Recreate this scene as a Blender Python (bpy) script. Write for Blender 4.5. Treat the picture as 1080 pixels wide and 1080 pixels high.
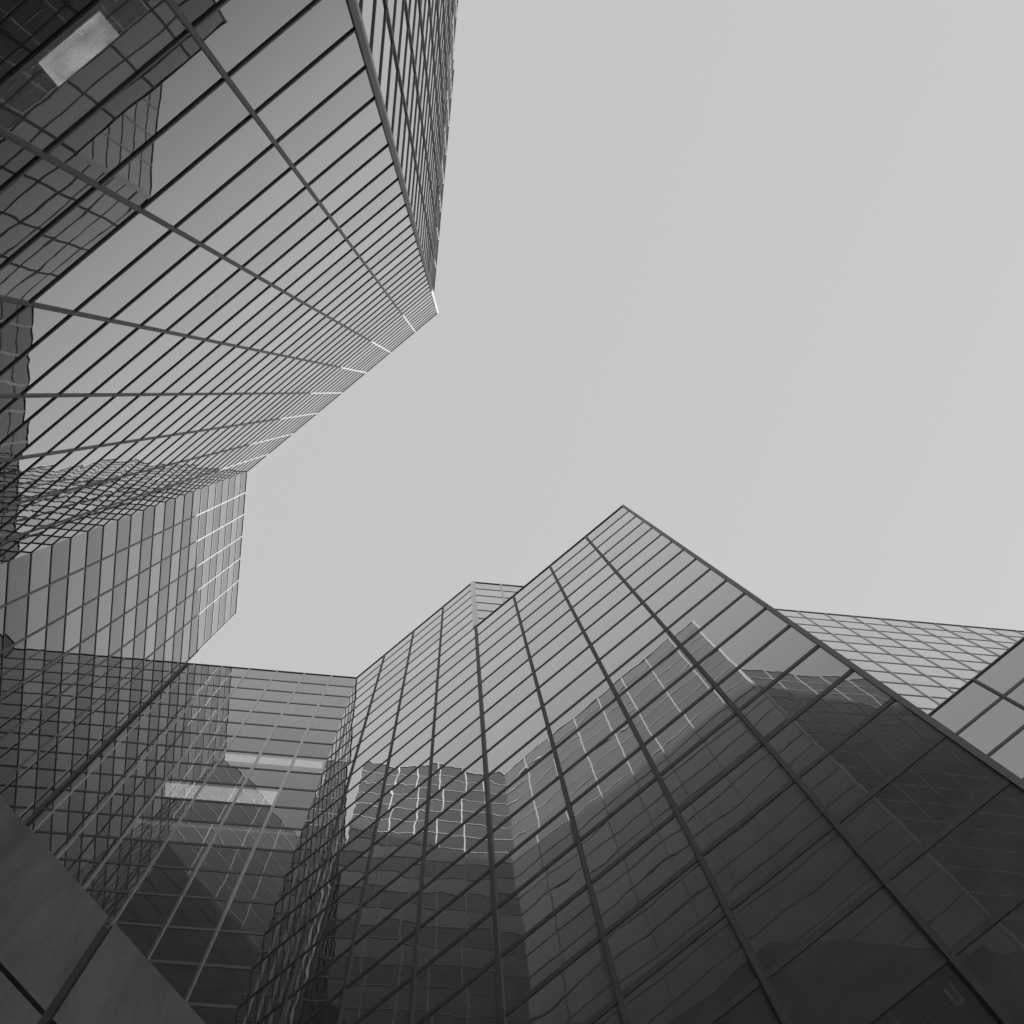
import bpy, bmesh, math, random
from mathutils import Vector, Matrix

random.seed(7)
for _o in list(bpy.data.objects):
    bpy.data.objects.remove(_o)
sc = bpy.context.scene
COL = sc.collection
R = math.radians
S = 150.0            # one plan unit (height of the tall tower above the eye) in metres
EYE = 1.6            # camera height above the plaza
SQ = math.sqrt(0.5)

# ------------------------------------------------------------------ camera
# focal length and zenith recovered from the photo's verticals and horizontals (1080 px frame)
F, ZX, ZY, HEAD = 1381.083, 484.679, 413.129, -39.505
zc = Vector((ZX - 540, ZY - 540, F)).normalized()
xc = (Vector((1, 0, 0)) - zc * zc.x).normalized()
yc = zc.cross(xc)
ca, sa = math.cos(R(HEAD)), math.sin(R(HEAD))
e1 = xc * ca + yc * sa           # world +X in camera space (right, down, forward)
e4 = yc * ca - xc * sa           # world +Y in camera space
right = Vector((e1[0], e4[0], zc[0])); down = Vector((e1[1], e4[1], zc[1])); fwd = Vector((e1[2], e4[2], zc[2]))
cam = bpy.data.objects.new('camera', bpy.data.cameras.new('camera'))
COL.objects.link(cam)
cam.data.sensor_width = 36; cam.data.lens = 36 * F / 1080
cam.data.clip_start = 0.1; cam.data.clip_end = 5000
mw = Matrix((right, -down, -fwd)).transposed().to_4x4()
mw.translation = Vector((0, 0, EYE))
cam.matrix_world = mw
sc.camera = cam

def project(p):
    d = Vector(p) - Vector((0, 0, EYE))
    w = d.dot(fwd)
    if w < 0.1: return None
    return (d.dot(right) / w * F + 540, d.dot(down) / w * F + 540)

# ------------------------------------------------------------------ daylight
PHI, THETA = 60.0, 24.7          # sun azimuth from +X towards +Y, and elevation
sun_dir = Vector((math.cos(R(PHI)) * math.cos(R(THETA)), math.sin(R(PHI)) * math.cos(R(THETA)), math.sin(R(THETA))))
world = bpy.data.worlds.new('World'); sc.world = world; world.use_nodes = True
wn, wl = world.node_tree.nodes, world.node_tree.links
sky = wn.new('ShaderNodeTexSky'); sky.sky_type = 'NISHITA'; sky.sun_disc = False
sky.sun_elevation = R(THETA); sky.sun_rotation = R(90 - PHI)
sky.air_density = 1.0; sky.dust_density = 4.0; sky.ozone_density = 1.0
bw = wn.new('ShaderNodeRGBToBW')                     # the place is seen in black and white
wl.new(sky.outputs['Color'], bw.inputs['Color'])
even = wn.new('ShaderNodeMath'); even.operation = 'POWER'; even.inputs[1].default_value = 0.10   # thin even cloud veil
wl.new(bw.outputs['Val'], even.inputs[0])
gain = wn.new('ShaderNodeMath'); gain.operation = 'MULTIPLY'; gain.inputs[1].default_value = 2.857
wl.new(even.outputs[0], gain.inputs[0])
bg = wn['Background']; bg.inputs['Strength'].default_value = 0.06
wl.new(gain.outputs[0], bg.inputs['Color'])
sd = bpy.data.lights.new('sun', 'SUN'); sd.energy = 4.3; sd.angle = R(0.4); sd.color = (1.0, 1.0, 1.0)
sun = bpy.data.objects.new('sun', sd); COL.objects.link(sun)
sun.rotation_euler = (-sun_dir).to_track_quat('-Z', 'Y').to_euler()
sun.location = (0, 0, 300)
sc.view_settings.view_transform = 'Standard'; sc.view_settings.look = 'None'
sc.view_settings.gamma = 1.0; sc.view_settings.exposure = 1.7
cy = sc.cycles
cy.max_bounces = 14; cy.glossy_bounces = 12; cy.diffuse_bounces = 3; cy.transparent_max_bounces = 8
cy.caustics_reflective = False; cy.caustics_refractive = False

# ------------------------------------------------------------------ materials (all neutral: a black and white place)
def mat(name):
    m = bpy.data.materials.new(name); m.use_nodes = True
    for n in list(m.node_tree.nodes):
        if n.type != 'OUTPUT_MATERIAL': m.node_tree.nodes.remove(n)
    return m, m.node_tree.nodes, m.node_tree.links, m.node_tree.nodes['Material Output']

def grey(v): return (v, v, v, 1)

def glass(name, f0, body, clear=None, wave=0.0016, gain=0.98, turn=0.48):
    """coated mirror glazing: Fresnel mirror over a dark body (or over a tinted see-through pane)"""
    m, n, l, out = mat(name)
    geo = n.new('ShaderNodeNewGeometry')
    dot = n.new('ShaderNodeVectorMath'); dot.operation = 'DOT_PRODUCT'
    l.new(geo.outputs['Normal'], dot.inputs[0]); l.new(geo.outputs['Incoming'], dot.inputs[1])
    ab = n.new('ShaderNodeMath'); ab.operation = 'ABSOLUTE'; l.new(dot.outputs['Value'], ab.inputs[0])
    # coated double glazing: mirror-like at a glance, dark when faced
    fr = n.new('ShaderNodeMapRange'); fr.inputs['From Min'].default_value = 0.0; fr.inputs['From Max'].default_value = turn; fr.interpolation_type = 'SMOOTHSTEP'
    fr.inputs['To Min'].default_value = 0.96; fr.inputs['To Max'].default_value = f0
    l.new(ab.outputs[0], fr.inputs['Value'])
    # slightly out-of-plane, slightly pillowed panes
    at = n.new('ShaderNodeAttribute'); at.attribute_name = 'tilt'
    tc = n.new('ShaderNodeTexCoord')
    wv = n.new('ShaderNodeTexWhiteNoise'); wv.noise_dimensions = '3D'
    off = n.new('ShaderNodeVectorMath'); off.operation = 'MULTIPLY_ADD'
    l.new(at.outputs['Vector'], off.inputs[0]); off.inputs[1].default_value = (9000, 9000, 9000); l.new(tc.outputs['Object'], off.inputs[2])
    nz = n.new('ShaderNodeTexNoise'); nz.inputs['Scale'].default_value = 0.55; nz.inputs['Detail'].default_value = 1.5
    l.new(off.outputs[0], nz.inputs['Vector'])
    ctr = n.new('ShaderNodeVectorMath'); ctr.operation = 'SUBTRACT'; ctr.inputs[1].default_value = (0.5, 0.5, 0.5)
    l.new(nz.outputs['Color'], ctr.inputs[0])
    nz2 = n.new('ShaderNodeTexNoise'); nz2.inputs['Scale'].default_value = 2.2; nz2.inputs['Detail'].default_value = 1.0
    l.new(off.outputs[0], nz2.inputs['Vector'])
    ct2 = n.new('ShaderNodeVectorMath'); ct2.operation = 'MULTIPLY_ADD'; ct2.inputs[1].default_value = (.22, .22, .22); ct2.inputs[2].default_value = (-.11, -.11, -.11)
    l.new(nz2.outputs['Color'], ct2.inputs[0])
    both = n.new('ShaderNodeVectorMath'); both.operation = 'ADD'; l.new(ctr.outputs[0], both.inputs[0]); l.new(ct2.outputs[0], both.inputs[1])
    sca = n.new('ShaderNodeVectorMath'); sca.operation = 'SCALE'
    l.new(both.outputs[0], sca.inputs[0])
    # some panes bow more than others, and no two coatings are quite alike
    big = n.new('ShaderNodeVectorMath'); big.operation = 'SCALE'; big.inputs['Scale'].default_value = 1e4
    l.new(at.outputs['Vector'], big.inputs[0]); l.new(big.outputs[0], wv.inputs['Vector'])
    amp = n.new('ShaderNodeMapRange'); amp.inputs['To Min'].default_value = wave * 2.0; amp.inputs['To Max'].default_value = wave * 5.2
    l.new(wv.outputs['Value'], amp.inputs['Value']); l.new(amp.outputs[0], sca.inputs['Scale'])
    a1 = n.new('ShaderNodeVectorMath'); a1.operation = 'ADD'; l.new(sca.outputs[0], a1.inputs[0]); l.new(at.outputs['Vector'], a1.inputs[1])
    a2 = n.new('ShaderNodeVectorMath'); a2.operation = 'ADD'; l.new(a1.outputs[0], a2.inputs[0]); l.new(geo.outputs['Normal'], a2.inputs[1])
    nm = n.new('ShaderNodeVectorMath'); nm.operation = 'NORMALIZE'; l.new(a2.outputs[0], nm.inputs[0])
    gl = n.new('ShaderNodeBsdfGlossy'); gl.inputs['Roughness'].default_value = 0.0; gl.inputs['Color'].default_value = grey(gain)
    l.new(nm.outputs[0], gl.inputs['Normal'])
    tone = n.new('ShaderNodeMapRange'); tone.inputs['To Min'].default_value = gain * 0.90; tone.inputs['To Max'].default_value = gain
    l.new(wv.outputs['Value'], tone.inputs['Value']); l.new(tone.outputs[0], gl.inputs['Color'])
    if clear is None:
        under = n.new('ShaderNodeBsdfDiffuse')
        # faint uneven dust film
        d = n.new('ShaderNodeTexNoise'); d.inputs['Scale'].default_value = 0.9; d.inputs['Detail'].default_value = 6
        l.new(tc.outputs['Object'], d.inputs['Vector'])
        mr = n.new('ShaderNodeMapRange'); mr.inputs['From Min'].default_value = .3; mr.inputs['From Max'].default_value = .7
        mr.inputs['To Min'].default_value = body * 0.85; mr.inputs['To Max'].default_value = body * 1.15
        l.new(d.outputs['Fac'], mr.inputs['Value']); l.new(mr.outputs[0], under.inputs['Color'])
    else:
        see = n.new('ShaderNodeBsdfTransparent'); see.inputs['Color'].default_value = grey(clear)
        film = n.new('ShaderNodeBsdfDiffuse'); film.inputs['Color'].default_value = grey(body)
        under = n.new('ShaderNodeMixShader'); under.inputs['Fac'].default_value = 0.4
        l.new(see.outputs[0], under.inputs[1]); l.new(film.outputs[0], under.inputs[2])
    mx = n.new('ShaderNodeMixShader'); l.new(fr.outputs[0], mx.inputs['Fac'])
    l.new(under.outputs[0], mx.inputs[1]); l.new(gl.outputs[0], mx.inputs[2])
    l.new(mx.outputs[0], out.inputs['Surface'])
    return m

def paint(name, v, rough=0.5, spec=0.3, metal=0.0, mottled=0.12, scale=1.5, stain=0.0):
    m, n, l, out = mat(name)
    b = n.new('ShaderNodeBsdfPrincipled'); b.inputs['Roughness'].default_value = rough
    b.inputs['Specular IOR Level'].default_value = spec; b.inputs['Metallic'].default_value = metal
    tc = n.new('ShaderNodeTexCoord'); nz = n.new('ShaderNodeTexNoise'); nz.inputs['Scale'].default_value = scale; nz.inputs['Detail'].default_value = 5
    l.new(tc.outputs['Object'], nz.inputs['Vector'])
    mr = n.new('ShaderNodeMapRange'); mr.inputs['From Min'].default_value = .25; mr.inputs['From Max'].default_value = .75
    mr.inputs['To Min'].default_value = v * (1 - mottled); mr.inputs['To Max'].default_value = v * (1 + mottled)
    l.new(nz.outputs['Fac'], mr.inputs['Value']); last = mr.outputs[0]
    if stain:                                   # rain streaks and old water marks
        mp = n.new('ShaderNodeMapping'); mp.inputs['Scale'].default_value = (1.6, 1.6, 0.22); l.new(tc.outputs['Object'], mp.inputs['Vector'])
        sn = n.new('ShaderNodeTexNoise'); sn.inputs['Scale'].default_value = 1.3; sn.inputs['Detail'].default_value = 7; l.new(mp.outputs[0], sn.inputs['Vector'])
        sm = n.new('ShaderNodeMapRange'); sm.inputs['From Min'].default_value = .35; sm.inputs['From Max'].default_value = .7
        sm.inputs['To Min'].default_value = 1 + stain; sm.inputs['To Max'].default_value = 1 - 2 * stain; l.new(sn.outputs['Fac'], sm.inputs['Value'])
        mu = n.new('ShaderNodeMath'); mu.operation = 'MULTIPLY'; l.new(last, mu.inputs[0]); l.new(sm.outputs[0], mu.inputs[1]); last = mu.outputs[0]
    l.new(last, b.inputs['Base Color'])
    l.new(b.outputs[0], out.inputs['Surface'])
    return m

def lamp_mat(name, v, strength, blotch=False):
    m, n, l, out = mat(name)
    e = n.new('ShaderNodeEmission'); e.inputs['Color'].default_value = grey(v); e.inputs['Strength'].default_value = strength
    if blotch:                                   # the tubes show as soft bright patches through the opal cover
        tc = n.new('ShaderNodeTexCoord'); nz = n.new('ShaderNodeTexNoise'); nz.inputs['Scale'].default_value = 1.5; nz.inputs['Detail'].default_value = 1
        l.new(tc.outputs['Object'], nz.inputs['Vector'])
        mr = n.new('ShaderNodeMapRange'); mr.inputs['From Min'].default_value = .35; mr.inputs['From Max'].default_value = .65
        mr.inputs['To Min'].default_value = strength * .55; mr.inputs['To Max'].default_value = strength * 1.25
        l.new(nz.outputs['Fac'], mr.inputs['Value']); l.new(mr.outputs[0], e.inputs['Strength'])
    l.new(e.outputs[0], out.inputs['Surface'])
    return m

M_GLASS = glass('mirror_glass', 0.12, 0.04, turn=0.445)                # tall tower
M_GLASS_SIDE = glass('dimmed_mirror_glass', 0.04, 0.03, turn=0.27)  # weaker mirror on the flank, stands in for dimming of repeated reflections
M_GLASS_PALE = glass('mirror_glass_pale', 0.05, 0.015, turn=0.47, wave=0.0009)
M_GLASS_DARK = glass('mirror_glass_dark', 0.06, 0.018, gain=0.80, turn=0.45, wave=0.0009)
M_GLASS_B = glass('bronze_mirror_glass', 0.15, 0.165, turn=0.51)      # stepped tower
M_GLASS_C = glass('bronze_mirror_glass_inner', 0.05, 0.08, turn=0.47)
M_GLASS_NEAR = glass('mirror_glass_silver', 0.44, 0.06, turn=0.46)
M_CLEAR = glass('vision_glass', 0.10, 0.30, clear=0.6, turn=0.48)
M_METAL = paint('anodised_aluminium', 0.24, rough=0.45, spec=0.2)
M_METAL_SHADE = paint('shaded_metal', 0.12, rough=0.5, spec=0.2)  # darker metal: shade of the unlit faces put into the colour
M_METAL_LIT = paint('lit_metal', 0.34, rough=0.15, metal=1.0, mottled=0.08)  # brighter finish: stands in for light on the angled faces' mullions
M_WALL = paint('dark_wall', 0.12, rough=0.8)
M_ROOF = paint('roof_membrane', 0.25, rough=0.9)
M_STONE = paint('dark_cladding', 0.14, rough=0.7, spec=0.2, mottled=0.10, scale=9, stain=0.16)
M_JOINT = paint('dark_joint', 0.05, rough=0.8)
M_ROOM = paint('room_plaster', 0.35, rough=0.9)
M_LAMP = lamp_mat('lamp_diffuser', 0.9, 0.95, blotch=True)
M_GLOW = lamp_mat('luminous_ceiling', 0.9, 1.1)
M_DIM = lamp_mat('luminous_ceiling_dim', 0.9, 0.2)
M_TUBE = lamp_mat('lamp_tube', 0.9, 0.06)

# ------------------------------------------------------------------ object helpers
def thing(name, label, cat, loc=(0, 0, 0), group=None):
    o = bpy.data.objects.new(name, None); COL.objects.link(o)
    o.empty_display_size = 2; o.location = loc; o['label'] = label; o['category'] = cat
    if group: o['group'] = group
    o['_base'] = 1; del o['_base']
    return o

class MB:
    """collects faces in world space; build() links them as one mesh object"""
    def __init__(s): s.v = []; s.f = []; s.t = []
    def poly_prism(s, base, top, tilt=(0, 0, 0)):
        i = len(s.v); n = len(base); s.v += [tuple(p) for p in base] + [tuple(p) for p in top]
        fs = [tuple(i + k for k in reversed(range(n))), tuple(i + n + k for k in range(n))]
        fs += [(i + k, i + (k + 1) % n, i + n + (k + 1) % n, i + n + k) for k in range(n)]
        s.f += fs; s.t += [tilt] * len(fs)
    def build(s, name, material, parent=None, stuff=False, tilt=False, origin=None):
        me = bpy.data.meshes.new(name); me.from_pydata(s.v, [], s.f); me.update()
        bm = bmesh.new(); bm.from_mesh(me); bmesh.ops.recalc_face_normals(bm, faces=bm.faces); bm.to_mesh(me); bm.free()
        me.materials.append(material)
        if tilt:
            a = me.attributes.new('tilt', 'FLOAT_VECTOR', 'FACE')
            a.data.foreach_set('vector', [c for t in s.t for c in t])
        o = bpy.data.objects.new(name, me); COL.objects.link(o)
        if parent is not None:
            o.parent = parent
            root = parent
            while root.parent: root = root.parent
            if parent is root: o.location = -root.location
        if stuff: o['kind'] = 'stuff'
        return o

class Plane:
    """a vertical face from plan point a to b (metres), n pointing outwards"""
    def __init__(s, a, b, toward):
        s.a = Vector((a[0], a[1], 0)) * S; s.b = Vector((b[0], b[1], 0)) * S
        s.t = (s.b - s.a); s.L = s.t.length; s.t.normalize()
        s.n = Vector((-s.t.y, s.t.x, 0))
        if s.n.dot(Vector((toward[0], toward[1], 0))) < 0: s.n = -s.n
    def p(s, d, out, z):
        q = s.a + s.t * d + s.n * out; return (q.x, q.y, z)
    def box(s, mb, d0, d1, o0, o1, z0, z1, tilt=(0, 0, 0)):
        base = [s.p(d0, o0, z0), s.p(d1, o0, z0), s.p(d1, o1, z0), s.p(d0, o1, z0)]
        top = [s.p(d0, o0, z1), s.p(d1, o0, z1), s.p(d1, o1, z1), s.p(d0, o1, z1)]
        mb.poly_prism(base, top, tilt)

def H(h): return h * S + EYE          # plan-unit height to metres

TILT = 0.0017
def area_in_frame(P, d0, d1, z0, z1):
    q = [project(P.p(d, 0, z)) for d, z in ((d0, z0), (d1, z0), (d1, z1), (d0, z1))]
    if any(k is None for k in q): return 0.0
    cx = sum(k[0] for k in q) / 4; cyy = sum(k[1] for k in q) / 4
    if not (-25 < cx < 1105 and -25 < cyy < 1105): return 0.0
    a = 0
    for k in range(4):
        a += q[k][0] * q[(k + 1) % 4][1] - q[(k + 1) % 4][0] * q[k][1]
    q2 = (Vector(P.p((d0 + d1) / 2, 0, (z0 + z1) / 2)) - Vector((0, 0, EYE))).dot(P.n)
    return abs(a) / 2 if q2 < 0 else 0.0

def glaze(root, faces, keep=100):
    """faces: dicts with P, top, bottom, row, stops (mullion distances), glass (function row -> material), clear (set of (row, bay))"""
    panes, bars, posts = [], [], []
    for f in faces:
        P = f['P']
        back = MB(); P.box(back, 2.2, P.L - 2.2, -2.2, -1.9, f.get('z0', 0), f['top'] - 0.4)
        f['obj'] = back.build('facade', M_WALL, root)
        edges = [0.0] + f['stops'] + [P.L]
        zs = [f['top']]
        while zs[-1] - f['row'] > f.get('z0', 0) + 0.5: zs.append(zs[-1] - f['row'])
        zs.append(f.get('z0', 0))
        f['zs'] = zs
        for k in range(len(zs) - 1):
            for j in range(len(edges) - 1):
                t = (P.t * random.gauss(0, TILT)) + Vector((0, 0, random.gauss(0, TILT)))
                panes.append((area_in_frame(P, edges[j], edges[j + 1], zs[k + 1], zs[k]), f, k, j, edges[j], edges[j + 1], zs[k + 1], zs[k], tuple(t)))
        for k, z in enumerate(zs[:-1]):
            h0, h1, o = (0.14, 0.0, 0.07) if k == 0 else (f.get('half', .06), f.get('half', .06), f.get('bar', 0.045))
            bars.append((area_in_frame(P, 0, P.L, z - h0, z + 0.1) * 1.0, f, z - h0, z + h1, o))
        for d in f['stops']:
            posts.append((f, d))
    panes.sort(key=lambda r: -r[0])
    rest = {}
    n = 0
    for r in panes:
        a, f, k, j, d0, d1, z0, z1, t = r
        m = M_CLEAR if (k, j) in f.get('clear', ()) else f['glass'](k)
        if (n < keep and a > 0) or m is M_CLEAR:
            mb = MB(); f['P'].box(mb, d0, d1, -0.03, 0, z0, z1, t)
            mb.build('window', m, f['obj'], tilt=True); n += 1
        else:
            key = m.name
            if key not in rest: rest[key] = (MB(), m)
            f['P'].box(rest[key][0], d0, d1, -0.03, 0, z0, z1, t)
    for key, (mb, m) in rest.items():
        mb.build('window_grid', m, root, stuff=True, tilt=True)
    bars.sort(key=lambda r: -r[0])
    extra = MB()
    for i, (a, f, z0, z1, o) in enumerate(bars):
        P = f['P']
        if i < 100 and a > 0:
            mb = MB(); P.box(mb, 0.02, P.L - 0.02, -0.02, o, z0, z1); mb.build('transom', f.get('metal', M_METAL), f['obj'])
        else:
            P.box(extra, 0.02, P.L - 0.02, -0.02, o, z0, z1)
    if extra.v: extra.build('transom_grid', faces[0].get('metal', M_METAL), root, stuff=True)
    for f, d in posts:
        P = f['P']; mb = MB()
        w = f.get('post', 0.068); zt = f['top'] + 0.004
        P.box(mb, d - w, d + w, -0.025, 0.032, f.get('z0', 0), zt)                       # pressure plate
        P.box(mb, d - w * .55, d + w * .55, 0.03, f.get('cap', 0.062), f.get('z0', 0), zt + 0.003)     # snap-on cap
        mb.build('mullion', f.get('post_metal', f.get('metal', M_METAL)), f['obj'])

def corner_cap(parent, c, P1, s1, P2, s2, z0, top, seg, w=0.15, d=0.105, metal=None):
    """metal angle wrapped round a convex corner c (metres), in storey-high lengths with open joints"""
    c = Vector((c[0], c[1], 0))
    t1 = P1.t * s1; t2 = P2.t * s2              # pointing away from the corner along each face
    n1, n2 = P1.n, P2.n
    mit = (n1 + n2); mit = mit * (d / mit.dot(n1))
    poly = [c + t1 * w - n1 * .03, c + t1 * w + n1 * d, c + mit, c + t2 * w + n2 * d, c + t2 * w - n2 * .03, c - mit * 0.4]
    mb = MB(); z = top + 0.01
    first = True
    while z > z0 + 0.1:
        zn = max(z0, z - seg)
        mb.poly_prism([(p.x, p.y, zn + 0.018) for p in poly], [(p.x, p.y, z) for p in poly])
        z = zn
    return mb.build('corner_cap', metal or M_METAL, parent)

def roof(root, pts, z, name='roof'):
    mb = MB(); mb.poly_prism([(x * S, y * S, z - 0.5) for x, y in pts], [(x * S, y * S, z - 0.25) for x, y in pts])
    mb.build(name, M_ROOF, root)

def wall(root, a, b, z, th=0.25, z0=0.0):
    P = Plane(a, b, (1, 0)); mb = MB(); P.box(mb, 0.3, P.L - 0.3, -th / 2, th / 2, z0, z)
    mb.build('rear_wall', M_WALL, root)

def pq(p, q): return ((p - q) * SQ, (p + q) * SQ)
def dist(P, plan): return (Vector((plan[0] * S, plan[1] * S, 0)) - P.a).dot(P.t)

# ------------------------------------------------------------------ ground
gm, gn, gl_, gout = mat('plaza_paving')
gb = gn.new('ShaderNodeBsdfPrincipled'); gb.inputs['Roughness'].default_value = 0.75
gt = gn.new('ShaderNodeTexCoord'); br = gn.new('ShaderNodeTexBrick')
br.inputs['Scale'].default_value = 1.0; br.inputs['Color1'].default_value = grey(.42); br.inputs['Color2'].default_value = grey(.47); br.inputs['Mortar'].default_value = grey(.12)
br.inputs['Brick Width'].default_value = 0.9; br.inputs['Row Height'].default_value = 0.6; br.inputs['Mortar Size'].default_value = 0.008
gl_.new(gt.outputs['Object'], br.inputs['Vector']); gl_.new(br.outputs['Color'], gb.inputs['Base Color']); gl_.new(gb.outputs[0], gout.inputs['Surface'])
mb = MB(); mb.poly_prism([(-2500, -2500, -1), (2500, -2500, -1), (2500, 2500, -1), (-2500, 2500, -1)], [(-2500, -2500, 0), (2500, -2500, 0), (2500, 2500, 0), (-2500, 2500, 0)])
g = mb.build('plaza_ground', gm); g['kind'] = 'structure'

# ------------------------------------------------------------------ the tall tower (long ribbed face, bend, chequered face)
towA = thing('glass_tower', 'tallest glass tower with long ribbed face, pale corner strip and bend to a chequered face', 'tower', (0, -0.12 * S, 0))
vA = -0.0561
A0 = (-0.1630, vA); A1 = (0.0254, vA)                     # bend and sharp corner
pL2 = (A0[0] + A0[1]) * SQ
qa = (A0[1] - A0[0]) * SQ
L2e = pq(pL2, 0.1848)
pA2 = (A1[0] + A1[1]) * SQ; qA2 = (A1[1] - A1[0]) * SQ
A2e = pq(pA2, -0.42)
ROWA = 0.02515 * S
topA = H(1.0)
fM1 = dict(P=Plane(A1, A0, (0, 1)), top=topA, row=ROWA, glass=lambda k: M_GLASS)
fM1['stops'] = [(A1[0] - u) * S for u in (.0029, -.0214, -.0454, -.0693, -.0935, -.1180, -.1421)]
topA2, topA3 = topA - 7 * ROWA, topA - 9 * ROWA              # the flank steps down
Am = pq(pA2, qA2 - 0.0172 * 8)
fA2 = dict(P=Plane(A1, Am, (1, 1)), top=topA2, row=ROWA, glass=lambda k: M_GLASS_SIDE)
fA2['stops'] = [0.0172 * S * k for k in range(1, 8)]
fA3 = dict(P=Plane(Am, A2e, (1, 1)), top=topA3, row=ROWA, glass=lambda k: M_GLASS_SIDE)
fA3['stops'] = [0.0172 * S * k for k in range(1, 13)]
Aup = (A1[0], -0.30)
fUp = dict(P=Plane(A1, Aup, (1, 0)), top=topA, row=ROWA, z0=topA2, glass=lambda k: M_GLASS)
fUp['stops'] = [0.0241 * S * k for k in range(1, 10)]
fL2 = dict(P=Plane(A0, L2e, (1, 1)), top=topA, row=ROWA, glass=lambda k: (M_GLASS_DARK if k % 2 == 0 else M_GLASS_PALE))
fL2['stops'] = [(q - qa) * S for q in (.0915, .1083, .1251, .1419, .1590)]
fM1['clear'] = {(33, 1)}
# return wall of the chequered face, running back along the narrow gap
Lback = pq(pL2 - 0.22, 0.1848)
fA4 = dict(P=Plane(L2e, Lback, (-1, 1)), top=topA, row=ROWA, glass=lambda k: M_GLASS)
fA4['stops'] = [0.0172 * S * k for k in range(1, 12)]
glaze(towA, [fM1, fA2, fA3, fUp, fL2, fA4])
mb = MB(); fA3['P'].box(mb, -0.07, 0.07, -0.02, 0.06, 0, topA3); mb.build('mullion', M_METAL, fA3['obj'])
corner_cap(towA, (A1[0] * S, A1[1] * S), fM1['P'], 1, fUp['P'], 1, topA2 + .08, topA, ROWA * 2, w=0.14, d=0.07)
corner_cap(towA, (A1[0] * S, A1[1] * S), fM1['P'], 1, fA2['P'], 1, 0, topA2 + .07, ROWA * 2, w=0.14, d=0.07)
corner_cap(towA, (L2e[0] * S, L2e[1] * S), fL2['P'], -1, fA4['P'], 1, 0, topA, ROWA * 2, w=0.06, d=0.05, metal=M_METAL_SHADE)
roof(towA, [(A0[0] - .001, A0[1] - .001), (A1[0] - .001, A1[1] - .002), (Aup[0] - .001, Aup[1]), (-0.25, -0.33), (Lback[0] + .002, Lback[1] - .002), (L2e[0] - .001, L2e[1] - .002)], topA)
roof(towA, [(A1[0] + .001, A1[1] - .003), (Am[0] - .001, Am[1] + .001), (Am[0] - .05, Am[1] - .05), (A1[0] + .001, Aup[1])], topA2, 'terrace_roof')
roof(towA, [(Am[0], Am[1] - .001), (A2e[0] - .001, A2e[1]), (A1[0] + .001, A2e[1]), (A1[0] + .001, Aup[1] + .03)], topA3, 'terrace_roof')
wall(towA, Aup, (-0.25, -0.33), topA - 1); wall(towA, A2e, (0.0, A2e[1]), topA3 - 1); wall(towA, Am, (Am[0] - .05, Am[1] - .05), topA2 - .5, z0=topA3 - 1); wall(towA, (-0.25, -0.33), Lback, topA - 1)

# ------------------------------------------------------------------ the stepped tower
towB = thing('stepped_tower', 'stepped glass tower with a lower pointed block in front and dark reflections below', 'tower', (0.05 * S, 0.22 * S, 0))
vR = 0.0976
ROWB = 0.0263 * S
hB, h1, h3 = 0.821, 0.821 - 6 * 0.0263, 0.821 - 14 * 0.0263
topB, top1, top3 = H(hB), H(h1), H(h3)
B0 = (-0.1659, vR)                                          # inner corner with the left-hand wall
qL3 = (B0[1] - B0[0]) * SQ
pB0 = (B0[0] + B0[1]) * SQ
B1 = (-0.0702, vR)                                          # upper corner
qR4 = (B1[1] - B1[0]) * SQ; pB1 = (B1[0] + B1[1]) * SQ
B4e = pq(0.46, qR4)
C1 = (0.0274, vR)                                           # corner of the front block
vR3 = 0.195
C2 = (C1[0], vR3)
D1 = (0.36, vR3)
L3e = pq(pB0 - 0.32, qL3)
fR2 = dict(P=Plane(B1, B0, (0, -1)), top=topB, row=ROWB, glass=lambda k: M_GLASS_B)
fR2['stops'] = [(B1[0] - u) * S for u in (-.0946, -.1188, -.1427)]
fR2['clear'] = set()
fRet = dict(P=Plane(B1, B4e, (1, -1)), top=topB, row=ROWB, glass=lambda k: M_GLASS_B)
fRet['stops'] = [(p - pB1) * S for p in ([.0371] + [.0371 + .0173 * k for k in range(1, 11)] + [.2273 + .0179 * k for k in range(0, 13)])]
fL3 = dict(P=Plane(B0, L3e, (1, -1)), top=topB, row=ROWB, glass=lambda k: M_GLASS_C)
fL3['stops'] = [(0.0157 + 0.0172 * k) * S for k in range(0, 17)]
LITROWS = {7: (0, 3, .70), 9: (1, 4, 1.15), 11: (0, 4, .32)}       # row: first bay, last bay, depth of the glow
fL3['clear'] = {(k, j) for k, r in LITROWS.items() for j in range(r[0], r[1])}
fR1 = dict(P=Plane(C1, B1, (0, -1)), top=top1, row=ROWB, glass=lambda k: M_GLASS_B)
fR1['stops'] = [(C1[0] - u) * S for u in (.0025, -.0212, -.0452)]
fR1['clear'] = {(19, 1)}
fSide = dict(P=Plane(C1, C2, (1, 0)), top=top1, row=ROWB, glass=lambda k: M_GLASS_B)
fSide['stops'] = [.0241 * S * k for k in (1, 2, 3)]
fR3 = dict(P=Plane(C2, D1, (0, -1)), top=top3, row=ROWB, glass=lambda k: M_GLASS_NEAR)
fR3['stops'] = [(.0482 + 0.0242 * k - 0.0240) * S for k in range(0, 13)]
for f in (fR1, fR2, fL3, fRet, fR3, fSide): f['half'] = .16; f['bar'] = .024; f['metal'] = M_METAL_SHADE; f['post'] = .10; f['cap'] = .08
for f in (fL3, fRet): f['post_metal'] = M_METAL_LIT
glaze(towB, [fR1, fR2, fL3, fRet, fR3, fSide])
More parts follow.
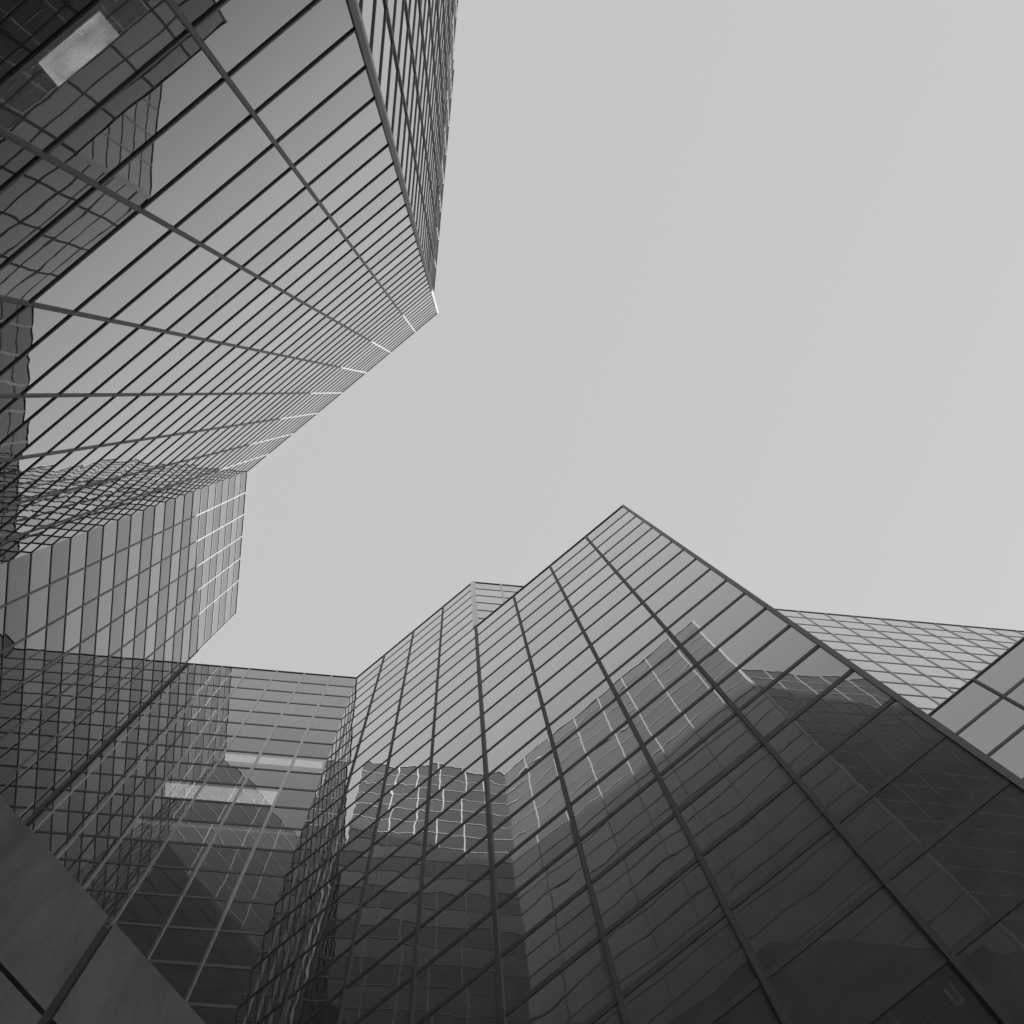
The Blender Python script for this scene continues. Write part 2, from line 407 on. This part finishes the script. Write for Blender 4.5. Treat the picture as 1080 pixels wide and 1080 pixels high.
# cover plate over the movement joint between the two towers
mb = MB(); Pj = Plane(pq(pL2 - .0002, 0.18485), pq(pL2 - .0002, qL3 - .0001), (1, 1)); Pj.box(mb, 0, Pj.L, -.1, 0, 0, topB); mb.build('joint_cover', M_METAL_SHADE, towB)
# the wall strip where the upper and the front block share one plane carries the seam mullion
mb = MB(); fR2['P'].box(mb, -0.10, 0.10, -0.025, 0.08, 0, top1 + 0.003); mb.build('mullion', M_METAL_SHADE, fR1['obj'])
corner_cap(towB, (C1[0] * S, C1[1] * S), fR1['P'], 1, fSide['P'], 1, 0, top1, ROWB * 2, w=0.12, d=0.06, metal=M_METAL)
corner_cap(towB, (B1[0] * S, B1[1] * S), fR2['P'], 1, fRet['P'], 1, top1 + 0.05, topB, ROWB * 2, w=0.2, metal=M_METAL_LIT)
roof(towB, [(L3e[0], L3e[1] + .002), (B0[0] + .0005, B0[1] + .002), (B1[0] - .001, B1[1] + .001), (B4e[0] - .002, B4e[1]), (0.1, 0.62), (-0.3, 0.4)], topB)
roof(towB, [(B1[0] + .001, vR + .001), (C1[0] - .001, vR + .001), (C2[0] - .001, C2[1] - .002)], top1, 'terrace_roof')
roof(towB, [(C2[0] + .002, vR3 + .001), (D1[0] - .001, vR3 + .001), (D1[0] - .001, D1[0] + .165)], top3, 'terrace_roof')
wall(towB, B4e, (0.1, 0.62), topB - 1); wall(towB, (0.1, 0.62), (-0.3, 0.4), topB - 1); wall(towB, (-0.3, 0.4), L3e, topB - 1); wall(towB, D1, (D1[0], D1[0] + .165), top3 - 1)

# ------------------------------------------------------------------ the low block that closes the plaza
low = thing('link_block', 'low block of plain dark panels with thick joints, below the chequered tower face', 'building', (-0.1 * S, 0.02 * S, 0))
uW, hW = -0.0754, 0.160
P = Plane((uW, vA + .0006), (uW, vR - .0006), (1, 0))
core = MB(); P.box(core, 0.0, P.L, -9.0, -0.10, 0, H(hW) - 0.15)
wallo = core.build('wall', M_JOINT, low)
vs = [vA + .0006] + [0.0229 + 0.0241 * k for k in (-3, -2, -1, 0, 1, 2, 3)] + [vR - .0006]
zs = [hW, 0.1343, 0.1086, 0.083, 0.057, 0.031, 0.005]
JW = 0.085
for k in range(len(zs) - 1):
    for j in range(len(vs) - 1):
        a, b = (vs[j] - vs[0]) * S + (JW if j else 0.0), (vs[j + 1] - vs[0]) * S - JW
        mb = MB(); P.box(mb, a, b, -0.13, 0.0, H(zs[k + 1]) + JW, H(zs[k]) - (JW if k else 0.0))
        mb.build('panel', M_STONE, wallo)
mb = MB(); P.box(mb, 0.0, P.L, -9.0, -0.14, H(hW) - 0.149, H(hW) - 0.05); mb.build('roof', M_ROOF, low)

# ------------------------------------------------------------------ unseen wedge tower, added and shaped so its shade falls on the tall tower
sh = Vector((math.cos(R(PHI)), math.sin(R(PHI)))); tanT = math.tan(R(THETA))
zT, zb = 1.34, 0.79
m0 = Vector((-0.07, vA)); L = (zT - zb) / tanT
ee = Vector((math.cos(R(11.3)), math.sin(R(11.3))))
wperp = Vector((-sh.y, sh.x))
pt = m0 + sh * L
wm = m0.dot(wperp); de = -ee.dot(wperp)
T1 = pt - ee * ((0.25 - wm) / de); T2 = T1 + ee * (0.56 / de); T3 = T1 + sh * 0.6 + ee * 0.25
towT = thing('unseen_shade_tower', 'unseen wedge shaped glass tower added to shade the tall tower', 'tower', (T1.x * S, T1.y * S, 0))
topT = H(zT)
cT = (T1 + T2 + T3) / 3
fs = []
for a, b in ((T1, T2), (T2, T3), (T3, T1)):
    mid = (a + b) / 2
    Pf = Plane(a, b, (mid - cT))
    fs.append(dict(P=Pf, top=topT, row=3.9, glass=lambda k: M_GLASS, stops=[3.6 * k for k in range(1, int(Pf.L / 3.6))]))
glaze(towT, fs, keep=0)
roof(towT, [tuple(T1 + (cT - T1) * .02), tuple(T2 + (cT - T2) * .02), tuple(T3 + (cT - T3) * .02)], topT)

# ------------------------------------------------------------------ lit rooms behind a few panes
def room(root, P, d0, d1, z0, z1, depth=1.7):
    mb = MB(); P.box(mb, d0, d1, -depth, -0.12, z1 - 0.22, z1 - 0.06); mb.build('room_ceiling', M_ROOM, root)
    mb = MB(); P.box(mb, d0, d1, -depth, -0.12, z0 - 0.05, z0 + 0.1); mb.build('room_floor', M_WALL, root)

f = fM1; k = 33
d0, d1 = f['stops'][0] + .2, f['stops'][1] - .2
room(towA, f['P'], d0, d1, f['zs'][k + 1], f['zs'][k])
zl = f['zs'][k] - 0.22
lt = thing('ceiling_light', 'bright ceiling light seen through a low pane of the tall tower', 'ceiling light', (f['P'].p((d0 + d1) / 2, -0.9, zl)))
mid = (A1[0] + 0.0093) * S
mb = MB(); f['P'].box(mb, mid - .8, mid + .8, -1.25, -0.6, zl - 0.05, zl - 0.002); mb.build('housing', M_METAL, lt)
mb = MB(); f['P'].box(mb, mid - .74, mid + .74, -1.2, -0.65, zl - 0.075, zl - 0.052); mb.build('diffuser', M_LAMP, lt)

NTH = {7: 'highest', 9: 'middle', 11: 'lowest'}
for k, (j0, j1, dep) in LITROWS.items():
    f = fL3; edges = [0] + f['stops']
    room(towB, f['P'], max(0.3, edges[j0]), edges[j1], f['zs'][k + 1], f['zs'][k])
    for j in range(j0, j1):
        zl = f['zs'][k] - 0.22
        a, b = max(edges[j], 0.3) + .004, edges[j + 1] - .004
        lt = thing('ceiling_light', '%s strip light from the inner corner, in the %s lit storey of its wall' % (('first', 'second', 'third', 'fourth')[j], NTH[k]), 'ceiling light', (f['P'].p((a + b) / 2, -0.5, zl)), group='strip lights behind the inner corner wall')
        mb = MB(); f['P'].box(mb, a, b, -dep, -0.14, zl - 0.04, zl - 0.002); mb.build('housing', M_METAL, lt)
        mb = MB(); f['P'].box(mb, a + .003, b - .003, -dep + .02, -0.16, zl - 0.06, zl - 0.042); mb.build('diffuser', M_DIM if k == 11 else M_GLOW, lt)

f = fR1; k = 19
d0, d1 = f['stops'][0] + .2, f['stops'][1] - .2
room(towB, f['P'], d0, d1, f['zs'][k + 1], f['zs'][k])
zl = f['zs'][k] - 0.22
lt = thing('ceiling_light', 'faint hairpin tube light behind the dark lowest glass of the front block', 'ceiling light', (f['P'].p(d0 + .3, -0.5, zl)))
mb = MB(); dd = (C1[0] - 0.0002) * S
f['P'].box(mb, dd - .013, dd + .013, -0.75, -0.3, zl - 0.05, zl - 0.03); f['P'].box(mb, dd + .14, dd + .166, -0.75, -0.3, zl - 0.05, zl - 0.03)
f['P'].box(mb, dd + .013, dd + .14, -0.75, -0.73, zl - 0.05, zl - 0.03)
mb.build('tube', M_TUBE, lt)
